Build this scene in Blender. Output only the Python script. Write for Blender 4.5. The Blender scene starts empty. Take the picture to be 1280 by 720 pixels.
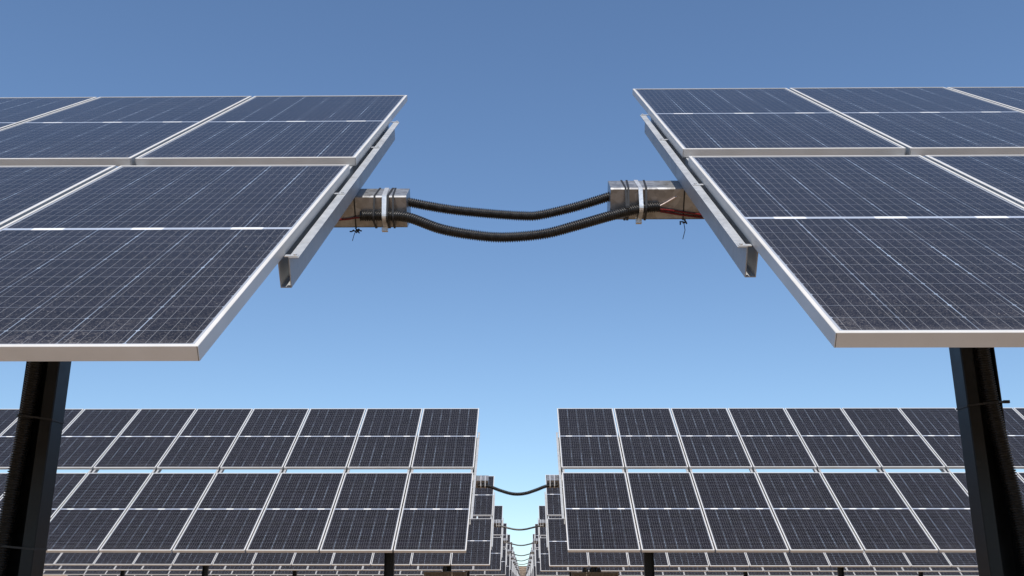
import bpy, math, random
from mathutils import Vector, Matrix
random.seed(7)
R = math.radians
scene = bpy.context.scene
COL = scene.collection

# ------------------------------------------------------------------ camera
EYE = 0.60                                   # lens height above the ground
cam_d = bpy.data.cameras.new('camera')
cam = bpy.data.objects.new('camera', cam_d); COL.objects.link(cam)
cam_d.sensor_width = 36.0
cam_d.lens = 36.0 * 1157.96 / 1280.0
cam_d.clip_start = 0.05; cam_d.clip_end = 6000
pitch, yaw, roll = R(16.0012), R(0.6866), R(0.0311)
F = Vector((-math.sin(yaw)*math.cos(pitch), math.cos(yaw)*math.cos(pitch), math.sin(pitch)))
Rt = Vector((math.cos(yaw), math.sin(yaw), 0)); Up = Rt.cross(F)
R2 = Rt*math.cos(roll) + Up*math.sin(roll); U2 = Up*math.cos(roll) - Rt*math.sin(roll)
m = Matrix((R2, U2, -F)).transposed().to_4x4(); m.translation = Vector((0, 0, EYE))
cam.matrix_world = m
scene.camera = cam

# ------------------------------------------------------------------ world, sun, exposure
SUN_EL = R(57.0)
w = bpy.data.worlds.new('World'); scene.world = w; w.use_nodes = True
nt = w.node_tree; nt.nodes.clear()
sky = nt.nodes.new('ShaderNodeTexSky'); sky.sky_type = 'NISHITA'; sky.sun_disc = False
sky.sun_elevation = SUN_EL; sky.sun_rotation = R(180); sky.altitude = 0
sky.air_density = 1.0; sky.dust_density = 0.0; sky.ozone_density = 2.0
bg = nt.nodes.new('ShaderNodeBackground'); bg.inputs[1].default_value = 0.1155
out = nt.nodes.new('ShaderNodeOutputWorld')
stc = nt.nodes.new('ShaderNodeTexCoord'); smp = nt.nodes.new('ShaderNodeMapping')      # sky lookup lifted and flattened to leave out the bright yellow horizon band
smp.inputs['Location'].default_value = (0, 0, 0.06); smp.inputs['Scale'].default_value = (1, 1, 0.8)
nt.links.new(stc.outputs['Generated'], smp.inputs[0]); nt.links.new(smp.outputs[0], sky.inputs[0])
tint = nt.nodes.new('ShaderNodeMix'); tint.data_type = 'RGBA'; tint.blend_type = 'MULTIPLY'; tint.inputs[0].default_value = 1
tint.inputs[7].default_value = (0.905, 0.975, 1.035, 1)
gam = nt.nodes.new('ShaderNodeGamma'); gam.inputs[1].default_value = 1.08; nt.links.new(sky.outputs[0], gam.inputs[0])
nt.links.new(gam.outputs[0], tint.inputs[6]); nt.links.new(tint.outputs[2], bg.inputs[0]); nt.links.new(bg.outputs[0], out.inputs[0])
sun_d = bpy.data.lights.new('sun', 'SUN'); sun_d.energy = 5.0; sun_d.angle = R(0.53); sun_d.color = (1.0, 0.94, 0.85)
sun = bpy.data.objects.new('sun', sun_d); COL.objects.link(sun)
sun_dir = Vector((0.015, -math.cos(SUN_EL), math.sin(SUN_EL)))
sun.rotation_euler = sun_dir.to_track_quat('Z', 'Y').to_euler(); sun.location = (0, -20, 40)
vs = scene.view_settings
vs.view_transform = 'Standard'; vs.look = 'None'; vs.exposure = 0.0; vs.gamma = 1.0; vs.use_curve_mapping = False
scene.cycles.max_bounces = 6; scene.cycles.diffuse_bounces = 4; scene.cycles.glossy_bounces = 4

# ------------------------------------------------------------------ node helpers
class S:
    """a float socket with arithmetic"""
    def __init__(s, t, k): s.t = t; s.k = k
    def _m(s, op, *a):
        n = s.t.nodes.new('ShaderNodeMath'); n.operation = op
        for i, v in enumerate((s,) + a):
            if isinstance(v, S): s.t.links.new(v.k, n.inputs[i])
            else: n.inputs[i].default_value = v
        return S(s.t, n.outputs[0])
    def __add__(s, o): return s._m('ADD', o)
    def __sub__(s, o): return s._m('SUBTRACT', o)
    def __mul__(s, o): return s._m('MULTIPLY', o)
    def lt(s, o): return s._m('LESS_THAN', o)
    def gt(s, o): return s._m('GREATER_THAN', o)
    def frac(s): return s._m('FRACT')
    def abs(s): return s._m('ABSOLUTE')
    def max(s, o): return s._m('MAXIMUM', o)
    def min(s, o): return s._m('MINIMUM', o)
    def step(s, a, b):
        n = s.t.nodes.new('ShaderNodeMapRange'); n.clamp = True
        s.t.links.new(s.k, n.inputs[0]); n.inputs[1].default_value = a; n.inputs[2].default_value = b
        return S(s.t, n.outputs[0])

def mat(name):
    m = bpy.data.materials.new(name); m.use_nodes = True
    t = m.node_tree; return m, t, t.nodes['Principled BSDF']
def noise(t, vec, scale, detail=3, rough=0.5):
    n = t.nodes.new('ShaderNodeTexNoise'); n.inputs['Scale'].default_value = scale
    n.inputs['Detail'].default_value = detail; n.inputs['Roughness'].default_value = rough
    if vec is not None: t.links.new(vec, n.inputs['Vector'])
    return S(t, n.outputs[0])
def mix(t, f, a, b):
    n = t.nodes.new('ShaderNodeMix'); n.data_type = 'RGBA'
    if isinstance(f, S): t.links.new(f.k, n.inputs[0])
    else: n.inputs[0].default_value = f
    for i, v in ((6, a), (7, b)):
        if isinstance(v, tuple): n.inputs[i].default_value = (*v, 1)
        else: t.links.new(v, n.inputs[i])
    return n.outputs[2]
def objcoord(t, shift=True):
    tc = t.nodes.new('ShaderNodeTexCoord')
    if not shift: return tc.outputs['Object'], tc.outputs['Object']
    oi = t.nodes.new('ShaderNodeObjectInfo')
    mul = t.nodes.new('ShaderNodeVectorMath'); mul.operation = 'SCALE'
    t.links.new(oi.outputs['Location'], mul.inputs[0]); mul.inputs['Scale'].default_value = 3.7
    ad = t.nodes.new('ShaderNodeVectorMath'); ad.operation = 'ADD'
    t.links.new(tc.outputs['Object'], ad.inputs[0]); t.links.new(mul.outputs[0], ad.inputs[1])
    return tc.outputs['Object'], ad.outputs[0]
def bump(t, b, h, strength, dist=0.001):
    n = t.nodes.new('ShaderNodeBump'); n.inputs['Strength'].default_value = strength
    n.inputs['Distance'].default_value = dist
    t.links.new(h.k, n.inputs['Height']); t.links.new(n.outputs[0], b.inputs['Normal'])
def stretch(t, vec, sx, sy, sz):
    n = t.nodes.new('ShaderNodeMapping'); n.inputs['Scale'].default_value = (sx, sy, sz)
    t.links.new(vec, n.inputs[0]); return n.outputs[0]

# ------------------------------------------------------------------ materials
def cell_material(name, amount, speck):
    m, t, b = mat(name)
    oc, nc = objcoord(t)
    sp = t.nodes.new('ShaderNodeSeparateXYZ'); t.links.new(oc, sp.inputs[0])
    x, y, z = (S(t, sp.outputs[i]) for i in range(3))
    P, PY = 0.1603, 0.0808
    cx = x*(1/P) + 3.0
    ax, ay = x.abs(), y.abs()
    fx = ((cx.frac() - 0.5).abs())*P               # distance from the cell centre line
    yy = ay - 0.0105
    fy = (((yy*(1/PY)).frac() - 0.5).abs())*PY
    dx = (fx*-1.0) + P/2; dy = (fy*-1.0) + PY/2     # distance from the gap centre
    gapx = dx.lt(0.0013)
    gapy = dy.lt(0.00075)
    corner = (dx + dy).lt(0.0062)
    margin = ax.gt(3*P).max(yy.gt(12*PY))
    mid = yy.lt(0.0)
    bus = (((cx*5.0).frac() - 0.5).abs()*(P/5)).lt(0.00055)
    third = ((x*3.0 + 0.5).frac() - 0.5).abs()*(1/3)
    dash = third.lt(0.053)*ay.lt(0.0120)
    # colours
    big = noise(t, nc, 1.6, 3)
    hue = noise(t, stretch(t, nc, 6, 12, 6), 1.0, 0)
    wm = 0.0035*speck
    cellc = mix(t, hue.step(0.35, 0.65), (0.0058+wm, 0.0056+wm*0.5, 0.0080), (0.0085+wm, 0.0082+wm*0.5, 0.0125))
    gapv = noise(t, nc, 2.6, 2).step(0.44, 0.64)
    gapc = mix(t, gapv, (0.13, 0.15, 0.185), (0.33, 0.40, 0.50))
    c = mix(t, bus, cellc, (0.21, 0.21, 0.22))
    c = mix(t, gapy, c, (0.185, 0.20, 0.23))
    c = mix(t, gapx.max(corner), c, gapc)
    c = mix(t, margin, c, (0.34, 0.36, 0.40))
    c = mix(t, mid, c, (0.38, 0.42, 0.50))
    c = mix(t, dash, c, (0.80, 0.80, 0.80))
    # dust: film, speckle, splashes that dried along the lower edge
    fine = noise(t, nc, 210, 3, 0.8)
    grit = noise(t, nc, 95, 3, 0.65)
    film = fine.step(0.54, 0.66)*0.17*(big.step(0.25, 0.75)*0.9 + 0.45) + grit.step(0.54, 0.74)*0.06 + 0.001
    vor = t.nodes.new('ShaderNodeTexVoronoi'); vor.inputs['Scale'].default_value = 46
    t.links.new(nc, vor.inputs['Vector'])
    vd = S(t, vor.outputs['Distance']); vc = t.nodes.new('ShaderNodeSeparateColor'); t.links.new(vor.outputs['Color'], vc.inputs[0])
    specks = vd.lt(0.10)*S(t, vc.outputs[0]).gt(0.86)*0.5
    low = (y*-1.0).step(0.78, 0.985)
    wav = noise(t, nc, 22, 5, 0.7)
    ring = ((wav - 0.5).abs()).lt(0.011)*low*noise(t, nc, 3.1, 1).step(0.46, 0.62)*0.34
    streak = noise(t, stretch(t, nc, 38, 2.2, 1), 1.0, 3, 0.6)
    edge = (ax - 0.455).step(0, 0.03)*0.03 + (y*-1.0).step(0.95, 0.987)*(grit*0.22) + streak.step(0.56, 0.78)*(y*-1.0).step(0.1, 1.0)*0.05
    veil = noise(t, nc, 120, 5, 0.85).step(0.53, 0.68)*0.13*speck
    dust = (film*amount + veil + specks*speck + ring*speck + edge*speck + 0.012*speck).min(0.8)
    c = mix(t, dust, c, (0.45, 0.41, 0.38))
    t.links.new(c, b.inputs['Base Color'])
    rgh = film*1.2 + 0.08
    t.links.new(rgh.k, b.inputs['Roughness'])
    b.inputs['IOR'].default_value = 1.36; b.inputs['Specular Tint'].default_value = (1.0, 0.80, 0.68, 1)      # anti-reflective coating
    return m
M = {'cell': cell_material('photovoltaic_glass', 0.45, 0.35), 'dusty_cell': cell_material('dusty_photovoltaic_glass', 1.05, 0.8)}

def frame_material():
    m, t, b = mat('anodised_frame')
    oc, nc = objcoord(t)
    c = mix(t, noise(t, nc, 7, 4).step(0.3, 0.7), (0.62, 0.59, 0.54), (0.70, 0.67, 0.625))
    c = mix(t, noise(t, nc, 160, 3, 0.7).step(0.62, 0.8)*0.35, c, (0.36, 0.32, 0.27))
    t.links.new(c, b.inputs['Base Color'])
    b.inputs['Metallic'].default_value = 0.12; b.inputs['Roughness'].default_value = 0.38
    return m
M['frame'] = frame_material()
def galvanised(name, c1, c2, metal, rough, scale=18):
    m, t, b = mat(name)
    oc, nc = objcoord(t)
    v = t.nodes.new('ShaderNodeTexVoronoi'); v.inputs['Scale'].default_value = scale*5
    t.links.new(nc, v.inputs['Vector'])
    sc = t.nodes.new('ShaderNodeSeparateColor'); t.links.new(v.outputs['Color'], sc.inputs[0])
    f = noise(t, nc, scale, 4, 0.6)*0.7 + S(t, sc.outputs[0])*0.3
    c = mix(t, f.step(0.25, 0.75), c1, c2)
    c = mix(t, noise(t, stretch(t, nc, 1.2, 1.2, 1.2), 5, 5, 0.7).step(0.56, 0.72)*0.5, c, tuple(k*0.5*s for k, s in zip(c1, (1.15, 0.95, 0.8))))
    t.links.new(c, b.inputs['Base Color'])
    b.inputs['Metallic'].default_value = metal
    t.links.new((f*0.2 + rough).k, b.inputs['Roughness'])
    return m
M['rail'] = galvanised('galvanised_rail', (0.335, 0.345, 0.355), (0.43, 0.44, 0.45), 0.15, 0.36, 9)
M['tube'] = galvanised('galvanised_tube', (0.20, 0.195, 0.19), (0.40, 0.405, 0.415), 0.55, 0.22, 8)
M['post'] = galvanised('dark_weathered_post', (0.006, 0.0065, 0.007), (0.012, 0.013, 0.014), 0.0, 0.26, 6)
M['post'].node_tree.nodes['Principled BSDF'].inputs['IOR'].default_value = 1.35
M['steel'] = galvanised('bright_steel_strap', (0.66, 0.66, 0.65), (0.76, 0.76, 0.75), 0.7, 0.30, 30)
def plain(name, col, rough, metal=0.0, var=0.25, scale=60):
    m, t, b = mat(name)
    oc, nc = objcoord(t)
    c = mix(t, noise(t, nc, scale, 3).step(0.35, 0.7), col, tuple(min(1, k*(1+var)+0.006) for k in col))
    t.links.new(c, b.inputs['Base Color']); b.inputs['Roughness'].default_value = rough
    b.inputs['Metallic'].default_value = metal
    return m
M['black'] = plain('black_conduit_plastic', (0.008, 0.007, 0.006), 0.36, 0, 1.4, 55)
M['tie'] = plain('black_nylon_tie', (0.010, 0.010, 0.011), 0.5)
M['red'] = plain('red_wire_insulation', (0.13, 0.008, 0.010), 0.25)
M['pink'] = plain('pale_wire_insulation', (0.62, 0.50, 0.46), 0.35)
M['cabinet'] = plain('brown_ribbed_metal', (0.16, 0.135, 0.105), 0.6, 0.1, 0.6, 25)
M['back'] = plain('white_backsheet', (0.72, 0.72, 0.70), 0.6)

def ground_material():
    m, t, b = mat('dry_sandy_soil')
    tc = t.nodes.new('ShaderNodeTexCoord'); v = tc.outputs['Object']
    c = mix(t, noise(t, v, 0.5, 6, 0.6).step(0.35, 0.65), (0.26, 0.17, 0.095), (0.34, 0.235, 0.14))
    c = mix(t, noise(t, v, 26, 4, 0.7).step(0.52, 0.72)*0.6, c, (0.19, 0.145, 0.10))
    t.links.new(c, b.inputs['Base Color']); b.inputs['Roughness'].default_value = 0.95
    bump(t, b, noise(t, v, 9, 6, 0.7), 0.7, 0.05)
    return m
M['soil'] = ground_material()

# ------------------------------------------------------------------ mesh helpers
class MB:
    def __init__(s): s.v = []; s.f = []; s.mi = []; s.sm = []
    def add(s, vs, fs, mi=0, smooth=False):
        o = len(s.v); s.v += [tuple(v) for v in vs]
        for f in fs: s.f.append([i+o for i in f]); s.mi.append(mi); s.sm.append(smooth)
    def box(s, a, b, mi=0, tr=None):
        (x0, y0, z0), (x1, y1, z1) = a, b
        vs = [(x, y, z) for z in (z0, z1) for y in (y0, y1) for x in (x0, x1)]
        if tr: vs = [tuple(tr @ Vector(v)) for v in vs]
        s.add(vs, [(0,2,3,1),(4,5,7,6),(0,1,5,4),(2,6,7,3),(0,4,6,2),(1,3,7,5)], mi)
    def prism(s, prof, p0, p1, ax, ay, mi=0, cap=True):
        """closed profile [(a,b)] in the axes ax, ay swept from p0 to p1"""
        n = len(prof); p0, p1 = Vector(p0), Vector(p1); ax, ay = Vector(ax), Vector(ay)
        vs = [p0 + ax*a + ay*b for a, b in prof] + [p1 + ax*a + ay*b for a, b in prof]
        fs = [(i, (i+1) % n, n+(i+1) % n, n+i) for i in range(n)]
        if cap: fs += [tuple(reversed(range(n))), tuple(range(n, 2*n))]
        s.add(vs, fs, mi)
    def band(s, poly, x0, x1, th, C, a, b, mi=0):
        """a closed flat band of thickness th round polygon poly (axes a, b at C), between x0 and x1"""
        n = len(poly); cen = Vector((sum(p[0] for p in poly)/n, sum(p[1] for p in poly)/n))
        outer = []
        for i, p in enumerate(poly):
            d0 = (Vector(p)-Vector(poly[i-1])).normalized(); d1 = (Vector(poly[(i+1) % n])-Vector(p)).normalized()
            nn = Vector((d0.y+d1.y, -d0.x-d1.x)).normalized()
            if nn.dot(Vector(p)-cen) < 0: nn = -nn
            outer.append(Vector(p)+nn*th)
        ring = lambda pts, x: [Vector(C) + Vector((x, 0, 0)) + a*p[0] + b*p[1] for p in pts]
        vs = ring(poly, x0)+ring(outer, x0)+ring(outer, x1)+ring(poly, x1)
        fs = []
        for i in range(n):
            j = (i+1) % n
            fs += [(i, j, n+j, n+i), (n+i, n+j, 2*n+j, 2*n+i), (2*n+i, 2*n+j, 3*n+j, 3*n+i), (3*n+i, 3*n+j, j, i)]
        s.add(vs, fs, mi)
    def build(s, name, mats, parent=None, loc=(0, 0, 0), rot=None):
        me = s.mesh(name, mats); return link(name, me, parent, loc, rot)
    def mesh(s, name, mats):
        me = bpy.data.meshes.new(name); me.from_pydata(s.v, [], s.f)
        for m in (mats if isinstance(mats, (list, tuple)) else [mats]): me.materials.append(m)
        me.polygons.foreach_set('material_index', s.mi); me.polygons.foreach_set('use_smooth', s.sm)
        import bmesh
        bm = bmesh.new(); bm.from_mesh(me); bmesh.ops.recalc_face_normals(bm, faces=bm.faces); bm.to_mesh(me); bm.free()
        me.update(); return me
def link(name, me, parent=None, loc=(0, 0, 0), rot=None):
    o = bpy.data.objects.new(name, me); COL.objects.link(o); o.location = loc
    if rot: o.rotation_euler = rot
    o.parent = parent; return o
def tag(o, label, cat, group=None):
    o['label'] = label; o['category'] = cat
    if group: o['group'] = group
def smooth_path(pts, step):
    """Catmull-Rom through the points, resampled evenly"""
    P = [Vector(p) for p in pts]; P = [P[0]*2-P[1]] + P + [P[-1]*2-P[-2]]
    dense = []
    for i in range(1, len(P)-2):
        for k in range(60):
            u = k/60; a, b, c, d = P[i-1:i+3]
            dense.append(0.5*((2*b)+(-a+c)*u+(2*a-5*b+4*c-d)*u*u+(-a+3*b-3*c+d)*u**3))
    dense.append(P[-2]); L = [0]
    for i in range(1, len(dense)): L.append(L[-1]+(dense[i]-dense[i-1]).length)
    n = max(2, int(L[-1]/step)); out = []; j = 0
    for i in range(n+1):
        t = L[-1]*i/n
        while j < len(L)-2 and L[j+1] < t: j += 1
        u = (t-L[j])/max(1e-9, L[j+1]-L[j]); out.append(dense[j].lerp(dense[j+1], u))
    return out
def sweep(mb, pts, rad, seg=14, mi=0):
    """round tube; rad is a number or a function of the ring index"""
    up = None; rings = []
    for i, p in enumerate(pts):
        d = (pts[min(i+1, len(pts)-1)]-pts[max(i-1, 0)]).normalized()
        if up is None: up = d.orthogonal().normalized()
        up = (up-d*up.dot(d)).normalized(); sd = d.cross(up)
        r = rad(i) if callable(rad) else rad
        rings.append([p+up*math.cos(2*math.pi*k/seg)*r+sd*math.sin(2*math.pi*k/seg)*r for k in range(seg)])
    vs = [v for r in rings for v in r]; fs = []
    for i in range(len(rings)-1):
        for k in range(seg):
            fs.append((i*seg+k, i*seg+(k+1) % seg, (i+1)*seg+(k+1) % seg, (i+1)*seg+k))
    fs += [tuple(reversed(range(seg))), tuple(range((len(rings)-1)*seg, len(rings)*seg))]
    mb.add(vs, fs, mi, True)
def corrugated(mb, pts, r, pitch=0.0100, seg=18):
    path = smooth_path(pts, pitch/5)
    prof = (1.04, 1.04, 0.92, 0.76, 0.86)
    sweep(mb, path, lambda i: r*prof[i % 5], seg)

# ------------------------------------------------------------------ ground
SLOPE = 0.0296
def gz(y): return -SLOPE*min(max(y, 0.0), 230) - 0.0114*max(y-230, 0.0)
g = MB(); xs = [-3000, -400, -80, 0, 80, 400, 3000]; ys = [-3000, -200, -20, 0, 40, 120, 230, 1500, 5500]
g.add([(x, y, gz(y)) for y in ys for x in xs],
      [(j*7+i, j*7+i+1, j*7+i+8, j*7+i+7) for j in range(len(ys)-1) for i in range(6)])
o = g.build('ground', M['soil']); o['kind'] = 'structure'

# ------------------------------------------------------------------ one photovoltaic module
PW, PL, GAPX, GAPV = 1.0, 2.0, 0.020, 0.1572
FRAME = [(0, -0.0012), (0.0010, 0), (0.0115, 0), (0.0115, -0.0015), (0.0025, -0.0015), (0.0025, -0.036), (0.025, -0.036), (0.025, -0.038), (0, -0.038)]
def add_frame(mb, mi=0):
    n = len(FRAME); vs = []
    for sx, sy in ((-1, -1), (1, -1), (1, 1), (-1, 1)):
        vs += [(sx*(PW/2-i), sy*(PL/2-i), z) for i, z in FRAME]
    fs = [(c*n+k, c*n+(k+1) % n, ((c+1) % 4)*n+(k+1) % n, ((c+1) % 4)*n+k) for c in range(4) for k in range(n)]
    mb.add(vs, fs, mi)
def add_laminate(mb, mi=0, mb_back=1):
    a, b = PW/2-0.003, PL/2-0.003
    vs = [(x, y, z) for z in (-0.0075, -0.0022) for y in (-b, b) for x in (-a, a)]
    mb.add(vs, [(4, 5, 7, 6), (0, 1, 5, 4), (2, 6, 7, 3), (0, 4, 6, 2), (1, 3, 7, 5)], mi)
    mb.add(vs[:4], [(0, 2, 3, 1)], mb_back)
    mb.box((-0.06, 0.03, -0.026), (0.06, 0.08, -0.0085), mb_back)      # junction box below
q = MB(); add_laminate(q); ME_LAM = q.mesh('solar_panel', [M['cell'], M['back']]); ME_DUSTY = q.mesh('solar_panel', [M['dusty_cell'], M['back']])
q = MB(); add_frame(q)
for sx in (-1, 1):                                   # corner joints
    for sy in (-1, 1):
        y = sy*PL/2; x = sx*(PW/2-0.0024)
        q.box((x-0.0006, min(y, y+sy*0.0003), -0.0375), (x+0.0006, max(y, y+sy*0.0003), -0.001), 1)
ME_FRAME = q.mesh('frame', [M['frame'], M['tie']])
q = MB(); add_laminate(q); add_frame(q, 2); ME_FAR = q.mesh('solar_panel', [M['cell'], M['back'], M['frame']])

# hat-shaped rail: origin on the module plane, runs along local y
R0, R1 = -1.280, 1.270
HAT = [(-0.048, -0.0405), (-0.016, -0.0405), (-0.0145, -0.1385), (0.0145, -0.1385), (0.016, -0.0405), (0.048, -0.0405),
       (0.048, -0.0435), (0.0190, -0.0435), (0.0175, -0.1415), (-0.0175, -0.1415), (-0.0190, -0.0435), (-0.048, -0.0435)]
q = MB(); q.prism(HAT, (0, R0, 0), (0, R1, 0), (1, 0, 0), (0, 0, 1)); ME_RAIL = q.mesh('support_rail', M['rail'])
def clip_mesh():
    q = MB(); q.box((0.0025, -0.009, -0.0400), (0.044, 0.009, -0.0372))
    n = 6; vs = [(0.035+0.006*math.cos(2*math.pi*k/n), 0.006*math.sin(2*math.pi*k/n), z) for z in (-0.0372, -0.0318) for k in range(n)]
    q.add(vs, [tuple(range(n, 2*n))]+[(k, (k+1) % n, n+(k+1) % n, n+k) for k in range(n)])
    return q.mesh('clip', M['steel'])
ME_CLIP = clip_mesh()

TD, TH = 0.215, 0.0725                     # depth of the tube's axis below the modules, half its side
def hull(pts):
    pts = sorted(set(pts)); 
    def half(ps):
        h = []
        for p in ps:
            while len(h) > 1 and (h[-1][0]-h[-2][0])*(p[1]-h[-2][1])-(h[-1][1]-h[-2][1])*(p[0]-h[-2][0]) <= 0: h.pop()
            h.append(p)
        return h[:-1]
    return half(pts)+half(pts[::-1])

GROUP = 'solar trackers in facing rows'
ROWN = ['nearest', 'second', 'third', 'fourth', 'fifth', 'sixth', 'seventh', 'eighth', 'ninth', 'tenth', 'eleventh', 'twelfth', 'thirteenth', 'fourteenth', 'fifteenth', 'sixteenth', 'seventeenth', 'eighteenth', 'nineteenth']

def tracker(row, side, y0, z0, tilt, x0, tube_end, ncol, posts, label):
    """one tracker: modules two high on a turning tube; side -1 left of the aisle, +1 right of it"""
    t = R(tilt); v = Vector((0, math.cos(t), math.sin(t))); n = Vector((0, -math.sin(t), math.cos(t)))
    pivot = Vector((0, y0, z0+EYE)); tc = pivot - n*TD
    base = Vector((side*posts[0], tc.y, gz(tc.y)))
    root = bpy.data.objects.new('solar_tracker', None); COL.objects.link(root); root.location = base
    root.empty_display_size = 0.3
    tag(root, label, 'solar tracker', GROUP)
    rng = random.Random(row*10+side)
    P = lambda x, a, b: Vector((x, y0, z0+EYE)) + v*a + n*b - base        # world point in the tracker's frame
    for c in range(ncol):
        xc = side*(x0 + PW/2 + c*(PW+GAPX))
        for s in (-1, 1):
            va = s*(GAPV/2+PL/2)
            jit = (t + R(rng.uniform(-0.05, 0.05)), R(rng.uniform(-0.04, 0.04)), R(rng.uniform(-0.03, 0.03)))
            if row <= 4:
                p = link('solar_panel', ME_DUSTY if row == 1 else ME_LAM, root, P(xc, va, 0), jit)
                link('frame', ME_FRAME, p)
            else: link('solar_panel', ME_FAR, root, P(xc, va, 0), jit)
    for c in range(ncol+1):
        xr = side*(x0 if c == 0 else x0 - GAPX/2 + c*(PW+GAPX))
        r = link('support_rail', ME_RAIL, root, P(xr, 0, 0), (t, 0, 0))
        if c == 0 and row <= 2:
            for va in (R0+0.012, -0.45, 0.506, R1-0.012):
                k = link('clip', ME_CLIP, r, (0, va, 0))
                if side > 0: k.scale = (-1, 1, 1)
    # torque tube: hollow square with an end plate
    xe = side*(x0+ncol*(PW+GAPX)+0.2); h = TH; b = 0.006
    sq = [(-h+b, -h), (h-b, -h), (h, -h+b), (h, h-b), (h-b, h), (-h+b, h), (-h, h-b), (-h, -h+b)]
    q = MB(); off = tc - base
    q.prism(sq, off+Vector((side*tube_end, 0, 0)), off+Vector((xe, 0, 0)), v, n)
    tube = q.build('torque_tube', M['tube'], root)
    # posts
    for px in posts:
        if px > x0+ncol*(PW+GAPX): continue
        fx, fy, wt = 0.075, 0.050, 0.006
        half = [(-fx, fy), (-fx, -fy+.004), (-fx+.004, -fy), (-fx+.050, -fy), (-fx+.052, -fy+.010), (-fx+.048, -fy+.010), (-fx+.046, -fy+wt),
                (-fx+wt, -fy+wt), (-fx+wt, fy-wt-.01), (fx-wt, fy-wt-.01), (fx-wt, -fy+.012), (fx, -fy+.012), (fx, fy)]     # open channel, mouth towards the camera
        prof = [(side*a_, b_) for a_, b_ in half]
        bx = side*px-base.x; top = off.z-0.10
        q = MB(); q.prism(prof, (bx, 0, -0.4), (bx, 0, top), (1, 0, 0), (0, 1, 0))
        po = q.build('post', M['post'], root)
        q = MB()
        a2 = [(math.cos(2*math.pi*k/16)*0.125, math.sin(2*math.pi*k/16)*0.125) for k in range(16)]
        q.band([(p[0]*0.86, p[1]*0.86) for p in a2], -0.035, 0.035, 0.016, Vector((bx, 0, off.z)), v, n)
        q.box((bx-0.09, -0.07, top-0.012), (bx+0.09, 0.07, off.z-0.1235))
        q.build('bearing', M['post'], root)
    return root, tube, dict(base=base, v=v, n=n, tc=tc, P=P)

LR = {-1: 'left', 1: 'right'}
rows = {  # y, z above the lens, tilt, inner edge of the modules, per side
    (1, -1): (3.777, 1.671, 35.601, .751), (1, 1): (3.779, 1.705, 35.746, .722),
    (2, -1): (14.913, 1.276, 36.448, .787), (2, 1): (14.951, 1.282, 36.411, .612),
    (3, -1): (26.346, .977, 36.856, .857), (3, 1): (26.263, .977, 37.72, .658),
    (4, -1): (37.191, .657, 36.365, .836), (4, 1): (37.149, .642, 36.775, .625),
    (5, -1): (48.28, .277, 37.023, .86), (5, 1): (48.28, .25, 37.0, .60)}
rr = random.Random(3)
for k in range(6, 20):
    for s in (-1, 1):
        y = 48.28+11.06*(k-5)
        rows[(k, s)] = (y, 1.70-0.0296*y+rr.uniform(-.04, .04), 36.9+rr.uniform(-.6, .6), (.84 if s < 0 else .62)+rr.uniform(-.04, .04))
NC = {1: 5, 2: 11, 3: 17, 4: 23, 5: 29, 6: 26}
T = {}
for (k, s), (y, z, tl, x0) in rows.items():
    f0 = {(1, -1): 2.045, (1, 1): 1.922, (2, -1): 2.09, (2, 1): 1.955, (3, -1): 2.05, (3, 1): 1.93}.get((k, s), 2.15 if s < 0 else 1.84)
    te = {(1, -1): .512, (1, 1): .389}.get((k, s), x0-.235)
    posts = [f0+6.68*i for i in range(5)]
    if k == 1: label = 'large dusty solar tracker nearest the camera, filling the upper %s of the photo' % LR[s]
    else: label = '%s solar tracker of the %s row, on the %s side of the sky gap' % (LR[s], ROWN[k-1], LR[s])
    T[(k, s)] = tracker(k, s, y, z, tl, x0, te, NC.get(k, 16 if k < 13 else 10), posts, label)

# ------------------------------------------------------------------ ties and straps on the two near tubes
def tube_ring(side, x, wid, th, mat_, name, rad=0.027, slant=0.0):
    root, tube, d = T[(1, side)]
    h = TH+0.0006
    cn = -0.014 if side < 0 else -0.012
    pts = [(-h, -h), (h, -h), (h, h), (-h, h)] + [(round(-TH-0.0255+rad*math.cos(a*math.pi/10), 5), round(cn+rad*math.sin(a*math.pi/10), 5)) for a in range(20)]
    q = MB(); C = d['tc']-d['base']
    q.band(hull(pts) if rad else pts[:4], x-wid/2-d['base'].x, x+wid/2-d['base'].x, th, Vector((0, C.y, C.z)), d['v']+Vector((slant, 0, 0)), d['n'])
    return q, d
for side, lst in {-1: [(-.649, .008, .0022, 'tie', 'cable_tie'), (-.612, .020, .0022, 'steel', 'strap'), (-.590, .010, .0022, 'tie', 'cable_tie'), (-.573, .008, .0022, 'tie', 'cable_tie')],
                  1: [(.452, .008, .0022, 'tie', 'cable_tie'), (.470, .009, .0022, 'tie', 'cable_tie'), (.517, .018, .0022, 'steel', 'strap'), (.548, .009, .0022, 'tie', 'cable_tie')]}.items():
    for i, (x, wd, th, mt, nm) in enumerate(lst):
        q, d = tube_ring(side, x, wd, th, mt, nm, 0.0272, 0.05*side*(1 if i % 2 else -0.6))
        if nm == 'strap':                                   # screw housing at the lower front corner
            c = d['P'](x, -TH-0.004, -TD-TH-0.004)
            q.box((c.x-0.013, c.y-0.012, c.z-0.012), (c.x+0.013, c.y+0.010, c.z+0.006))
        q.build(nm, M[mt], T[(1, side)][1])
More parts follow.
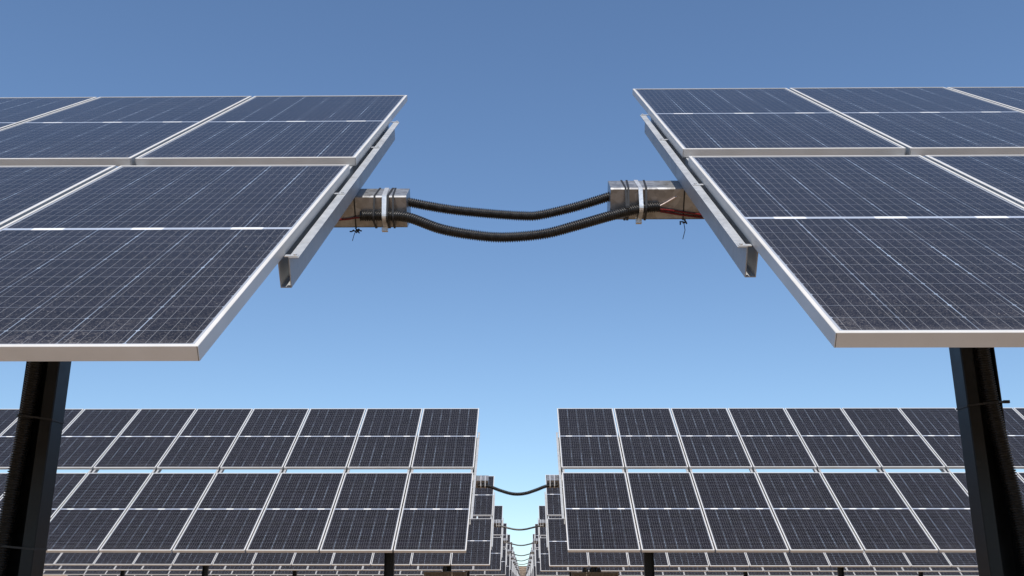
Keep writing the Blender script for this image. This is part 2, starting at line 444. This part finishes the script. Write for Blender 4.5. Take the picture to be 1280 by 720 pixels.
# bare tie with knot and tail next to the rail
for side, x in ((-1, -.742), (1, .714)):
    q, d = tube_ring(side, x, 0.006, 0.0018, 'tie', 'cable_tie', 0)
    kn = d['P'](x, -TH-0.006, -TD-TH-0.006)
    rg = random.Random(side+5)
    for i in range(7):
        a = kn+Vector((rg.uniform(-.014, .014), rg.uniform(-.01, .01), rg.uniform(-.012, .006)))
        e = a+Vector((rg.uniform(-.022, .022), rg.uniform(-.012, .01), rg.uniform(-.026, .012)))
        sweep(q, [a, a.lerp(e, .5)+Vector((0, 0, -.004)), e], 0.0032, 6)
    ln = 0.085 if side > 0 else 0.055
    sweep(q, [kn+Vector((0.002, 0, 0)), kn+Vector((0.006*side, -.004, -ln*.5)), kn+Vector((-.006 if side > 0 else -.012, -.004, -ln))], 0.0016, 6)
    q.build('cable_tie', M['tie'], T[(1, side)][1])

# ------------------------------------------------------------------ the two conduits across the near gap
def zc(pts): return [(x, y, z+EYE) for x, y, z in pts]
q = MB(); corrugated(q, zc([(-.56, 3.895, 1.535), (-.512, 3.9, 1.522), (-.334, 3.9, 1.487), (-.155, 3.9, 1.466), (.007, 3.9, 1.454), (.085, 3.9, 1.459), (.24, 3.9, 1.497), (.392, 3.9, 1.546), (.44, 3.9, 1.562)]), 0.0215)
o = q.build('conduit', M['black']); tag(o, 'upper black corrugated conduit sagging between the ends of the two nearest tubes', 'conduit', 'corrugated conduits crossing the near gap')
q = MB(); corrugated(q, zc([(-.715, 3.834, 1.432), (-.65, 3.834, 1.432), (-.588, 3.832, 1.431), (-.497, 3.815, 1.416), (-.359, 3.80, 1.359), (-.219, 3.79, 1.327), (-.08, 3.79, 1.315), (.093, 3.79, 1.330), (.233, 3.80, 1.371), (.373, 3.818, 1.419), (.478, 3.832, 1.452), (.548, 3.835, 1.466), (.603, 3.836, 1.470)]), 0.0225)
o = q.build('conduit', M['black']); tag(o, 'lower black corrugated conduit strapped along the front of both nearest tubes', 'conduit', 'corrugated conduits crossing the near gap')

def wire(pts, r, mt, name, label, group):
    q = MB(); sweep(q, smooth_path(zc(pts), 0.008), r, 8); o = q.build(name, M[mt]); tag(o, label, 'wire', group); return o
# local points on the face of the tubes: (x, height along the face below the tube's axis)
def face(side, x, b, outw=0.006):
    d = T[(1, side)][2]; p = d['tc'] - d['v']*(TH+outw) + d['n']*b
    return (x, p.y, p.z-EYE)
G2 = 'loose wires leaving the conduit ends'
wire([face(1, .585, -.012, .025), face(1, .62, .002, .014), face(1, .655, .020), face(1, .68, .034, .004)], .0032, 'pink', 'wire', 'thin pale wire rising from the right conduit end across the tube', G2)
wire([face(1, .585, -.018, .022), face(1, .64, -.024, .016), face(1, .70, -.034, .010), face(1, .80, -.050)], .0048, 'red', 'wire', 'upper glossy red wire running from the right conduit end behind the rail', G2)
wire([face(1, .585, -.024, .022), face(1, .64, -.036, .014), face(1, .70, -.048, .008), face(1, .80, -.062)], .0042, 'red', 'wire', 'lower dark red wire below the other one at the right conduit end', G2)
wire([face(-1, -.70, -.018, .022), face(-1, -.74, -.022, .014), face(-1, -.78, -.030, .010), face(-1, -.88, -.036)], .0046, 'red', 'wire', 'short red wire leaving the left conduit end towards the rail', G2)

# ------------------------------------------------------------------ conduits down the two near posts
def post_conduit(side, offs, label):
    d = T[(1, side)][2]; b = d['base']
    q = MB(); corrugated(q, [(b.x+side*dx, b.y+dy, b.z+z) for dx, dy, z in offs], 0.030, 0.0100, 16)
    o = q.build('conduit', M['black']); tag(o, label, 'conduit', 'corrugated conduits running down the near posts')
post_conduit(-1, [(.030, -.045, 2.10), (.032, -.040, 1.7), (.034, -.038, 1.45), (.042, -.040, 1.22), (.050, -.045, 1.0), (.055, -.048, .8), (.060, -.05, .55), (.06, -.05, .3), (.055, -.05, -.1)],
             'black corrugated conduit tied to the left foreground post')
post_conduit(1, [(.020, -.045, 2.10), (.022, -.040, 1.7), (.022, -.038, 1.5), (.030, -.040, 1.30), (.046, -.048, 1.1), (.062, -.055, .9), (.078, -.06, .6), (.075, -.06, .3), (.055, -.05, -.1)],
             'black corrugated conduit tied to the right foreground post')
# ties round the posts
def post_tie(side, z, slope, dx, knot=False):
    root, tube, d = T[(1, side)]
    po = [c for c in root.children if c.name.startswith('post')][0]
    b = d['base']; fx, fy = .0755, .0505
    pts = hull([(-fx, -fy), (fx, -fy), (fx, fy), (-fx, fy)]+[(round(side*dx+.031*math.cos(a*math.pi/8), 5), round(-.042+.031*math.sin(a*math.pi/8), 5)) for a in range(16)])
    q = MB(); cen = Vector((0, 0)); n = len(pts); inner = [Vector(p) for p in pts]
    outer = [p+p.normalized()*.0035 for p in inner]; hw = .0040
    zz = lambda p: z+slope*p.x*side
    vs = [(p.x, p.y, zz(p)-hw) for p in inner]+[(p.x, p.y, zz(p)-hw) for p in outer]+[(p.x, p.y, zz(p)+hw) for p in outer]+[(p.x, p.y, zz(p)+hw) for p in inner]
    fs = []
    for i in range(n):
        j = (i+1) % n
        fs += [(i, j, n+j, n+i), (n+i, n+j, 2*n+j, 2*n+i), (2*n+i, 2*n+j, 3*n+j, 3*n+i), (3*n+i, 3*n+j, j, i)]
    q.add(vs, fs)
    if knot:
        q.box((side*.085-.010, -.055, z+slope*.085-.006), (side*.085+.014, -.043, z+slope*.085+.006))
    q.build('cable_tie', M['tie'], po)
post_tie(-1, 1.262, .12, .043); post_tie(-1, .739, .10, .060)
post_tie(1, 1.315, .10, .030, True)

# ------------------------------------------------------------------ one sagging cable between the trackers of every further row
for k in range(2, 20):
    L, Rr = T[(k, -1)][2], T[(k, 1)][2]
    xl, xr = -(rows[(k, -1)][3]-.235), rows[(k, 1)][3]-.235
    def fp(d, x, b): p = d['tc']-d['v']*(TH+.026)+d['n']*b; return Vector((x, p.y, p.z))
    a, a1, c1, c = fp(L, xl-.17, -.015), fp(L, xl, -.018), fp(Rr, xr, -.018), fp(Rr, xr+.17, -.015)
    rs = random.Random(k); sg = .100+rs.uniform(-.012, .03)
    pts = [a, a1+Vector((0, 0, -.004))]
    for u in (.2, .38, .52, .66, .82):
        p = a1.lerp(c1, u); p.z -= sg*math.sin(math.pi*u)**1.15; pts.append(p)
    pts += [c1+Vector((0, 0, -.004)), c]
    q = MB()
    if k == 2: corrugated(q, pts, .028, .0115, 12)
    else: sweep(q, smooth_path(pts, .06), .024, 8)
    o = q.build('cable', M['black'])
    tag(o, 'black cable sagging across the gap between the two trackers of the %s row' % ROWN[k-1], 'cable', 'cables crossing the gap of the further rows')
    for s, d, xe in ((-1, L, xl), (1, Rr, xr)):
        if k > 5: continue
        q = MB(); C = d['tc']-d['base']; h = TH+.0006
        for dx in (.05, .12):
            pp = hull([(-h, -h), (h, -h), (h, h), (-h, h)]+[(round(-TH-.026+.026*math.cos(i*math.pi/6), 5), round(-.015+.026*math.sin(i*math.pi/6), 5)) for i in range(12)])
            x = xe+s*dx-d['base'].x
            q.band(pp, x-.008, x+.008, .002, Vector((0, C.y, C.z)), d['v'], d['n'])
        q.build('strap', M['steel'], T[(k, s)][1])

# ------------------------------------------------------------------ ribbed cabinets under the third row
def cabinet(x0, x1, y, ztop, knobs, label):
    zb = gz(y); cx = (x0+x1)/2
    root = bpy.data.objects.new('electrical_cabinet', None); COL.objects.link(root); root.location = (cx, y, zb)
    tag(root, label, 'electrical cabinet', 'ribbed cabinets low under the third row')
    hw = (x1-x0)/2; H = ztop+EYE-zb
    q = MB(); q.box((-hw, -.12, .32), (hw, .14, H)); q.box((-hw-.012, -.135, H), (hw+.012, .155, H+.018))
    q.build('housing', M['cabinet'], root)
    q = MB(); n = 13
    for i in range(n):
        x = -hw+.05+(2*hw-.1)*i/(n-1); q.box((x-.009, -.175, .36), (x+.009, -.121, H-.02))
    q.build('cooling_fins', M['cabinet'], root)
    for s in (-1, 1):
        q = MB(); q.box((s*hw*.8-.03, -.03, -.2), (s*hw*.8+.03, .03, .318)); q.build('leg', M['post'], root)
    for kx, kw, kh in knobs:
        q = MB(); n = 10
        pr = [(kw*.5, 0), (kw*.5, kh*.55), (kw*.36, kh*.8), (kw*.3, kh)]
        vs = [(kx-cx+r*math.cos(2*math.pi*k/n), r*math.sin(2*math.pi*k/n), H+.018+z) for r, z in pr for k in range(n)]
        fs = [(a*n+k, a*n+(k+1) % n, (a+1)*n+(k+1) % n, (a+1)*n+k) for a in range(3) for k in range(n)]+[tuple(range(3*n, 4*n))]
        q.add(vs, fs); q.build('cable_gland', M['tie'], root)
cabinet(-2.62, -1.50, 25.6, -.475, [(-2.09, .11, .15)], 'brown ribbed cabinet under the left tracker of the third row')
cabinet(1.27, 2.50, 25.6, -.485, [(1.63, .16, .12), (1.81, .14, .12), (1.98, .14, .10)], 'brown ribbed cabinet with three dark knobs on top under the right tracker')
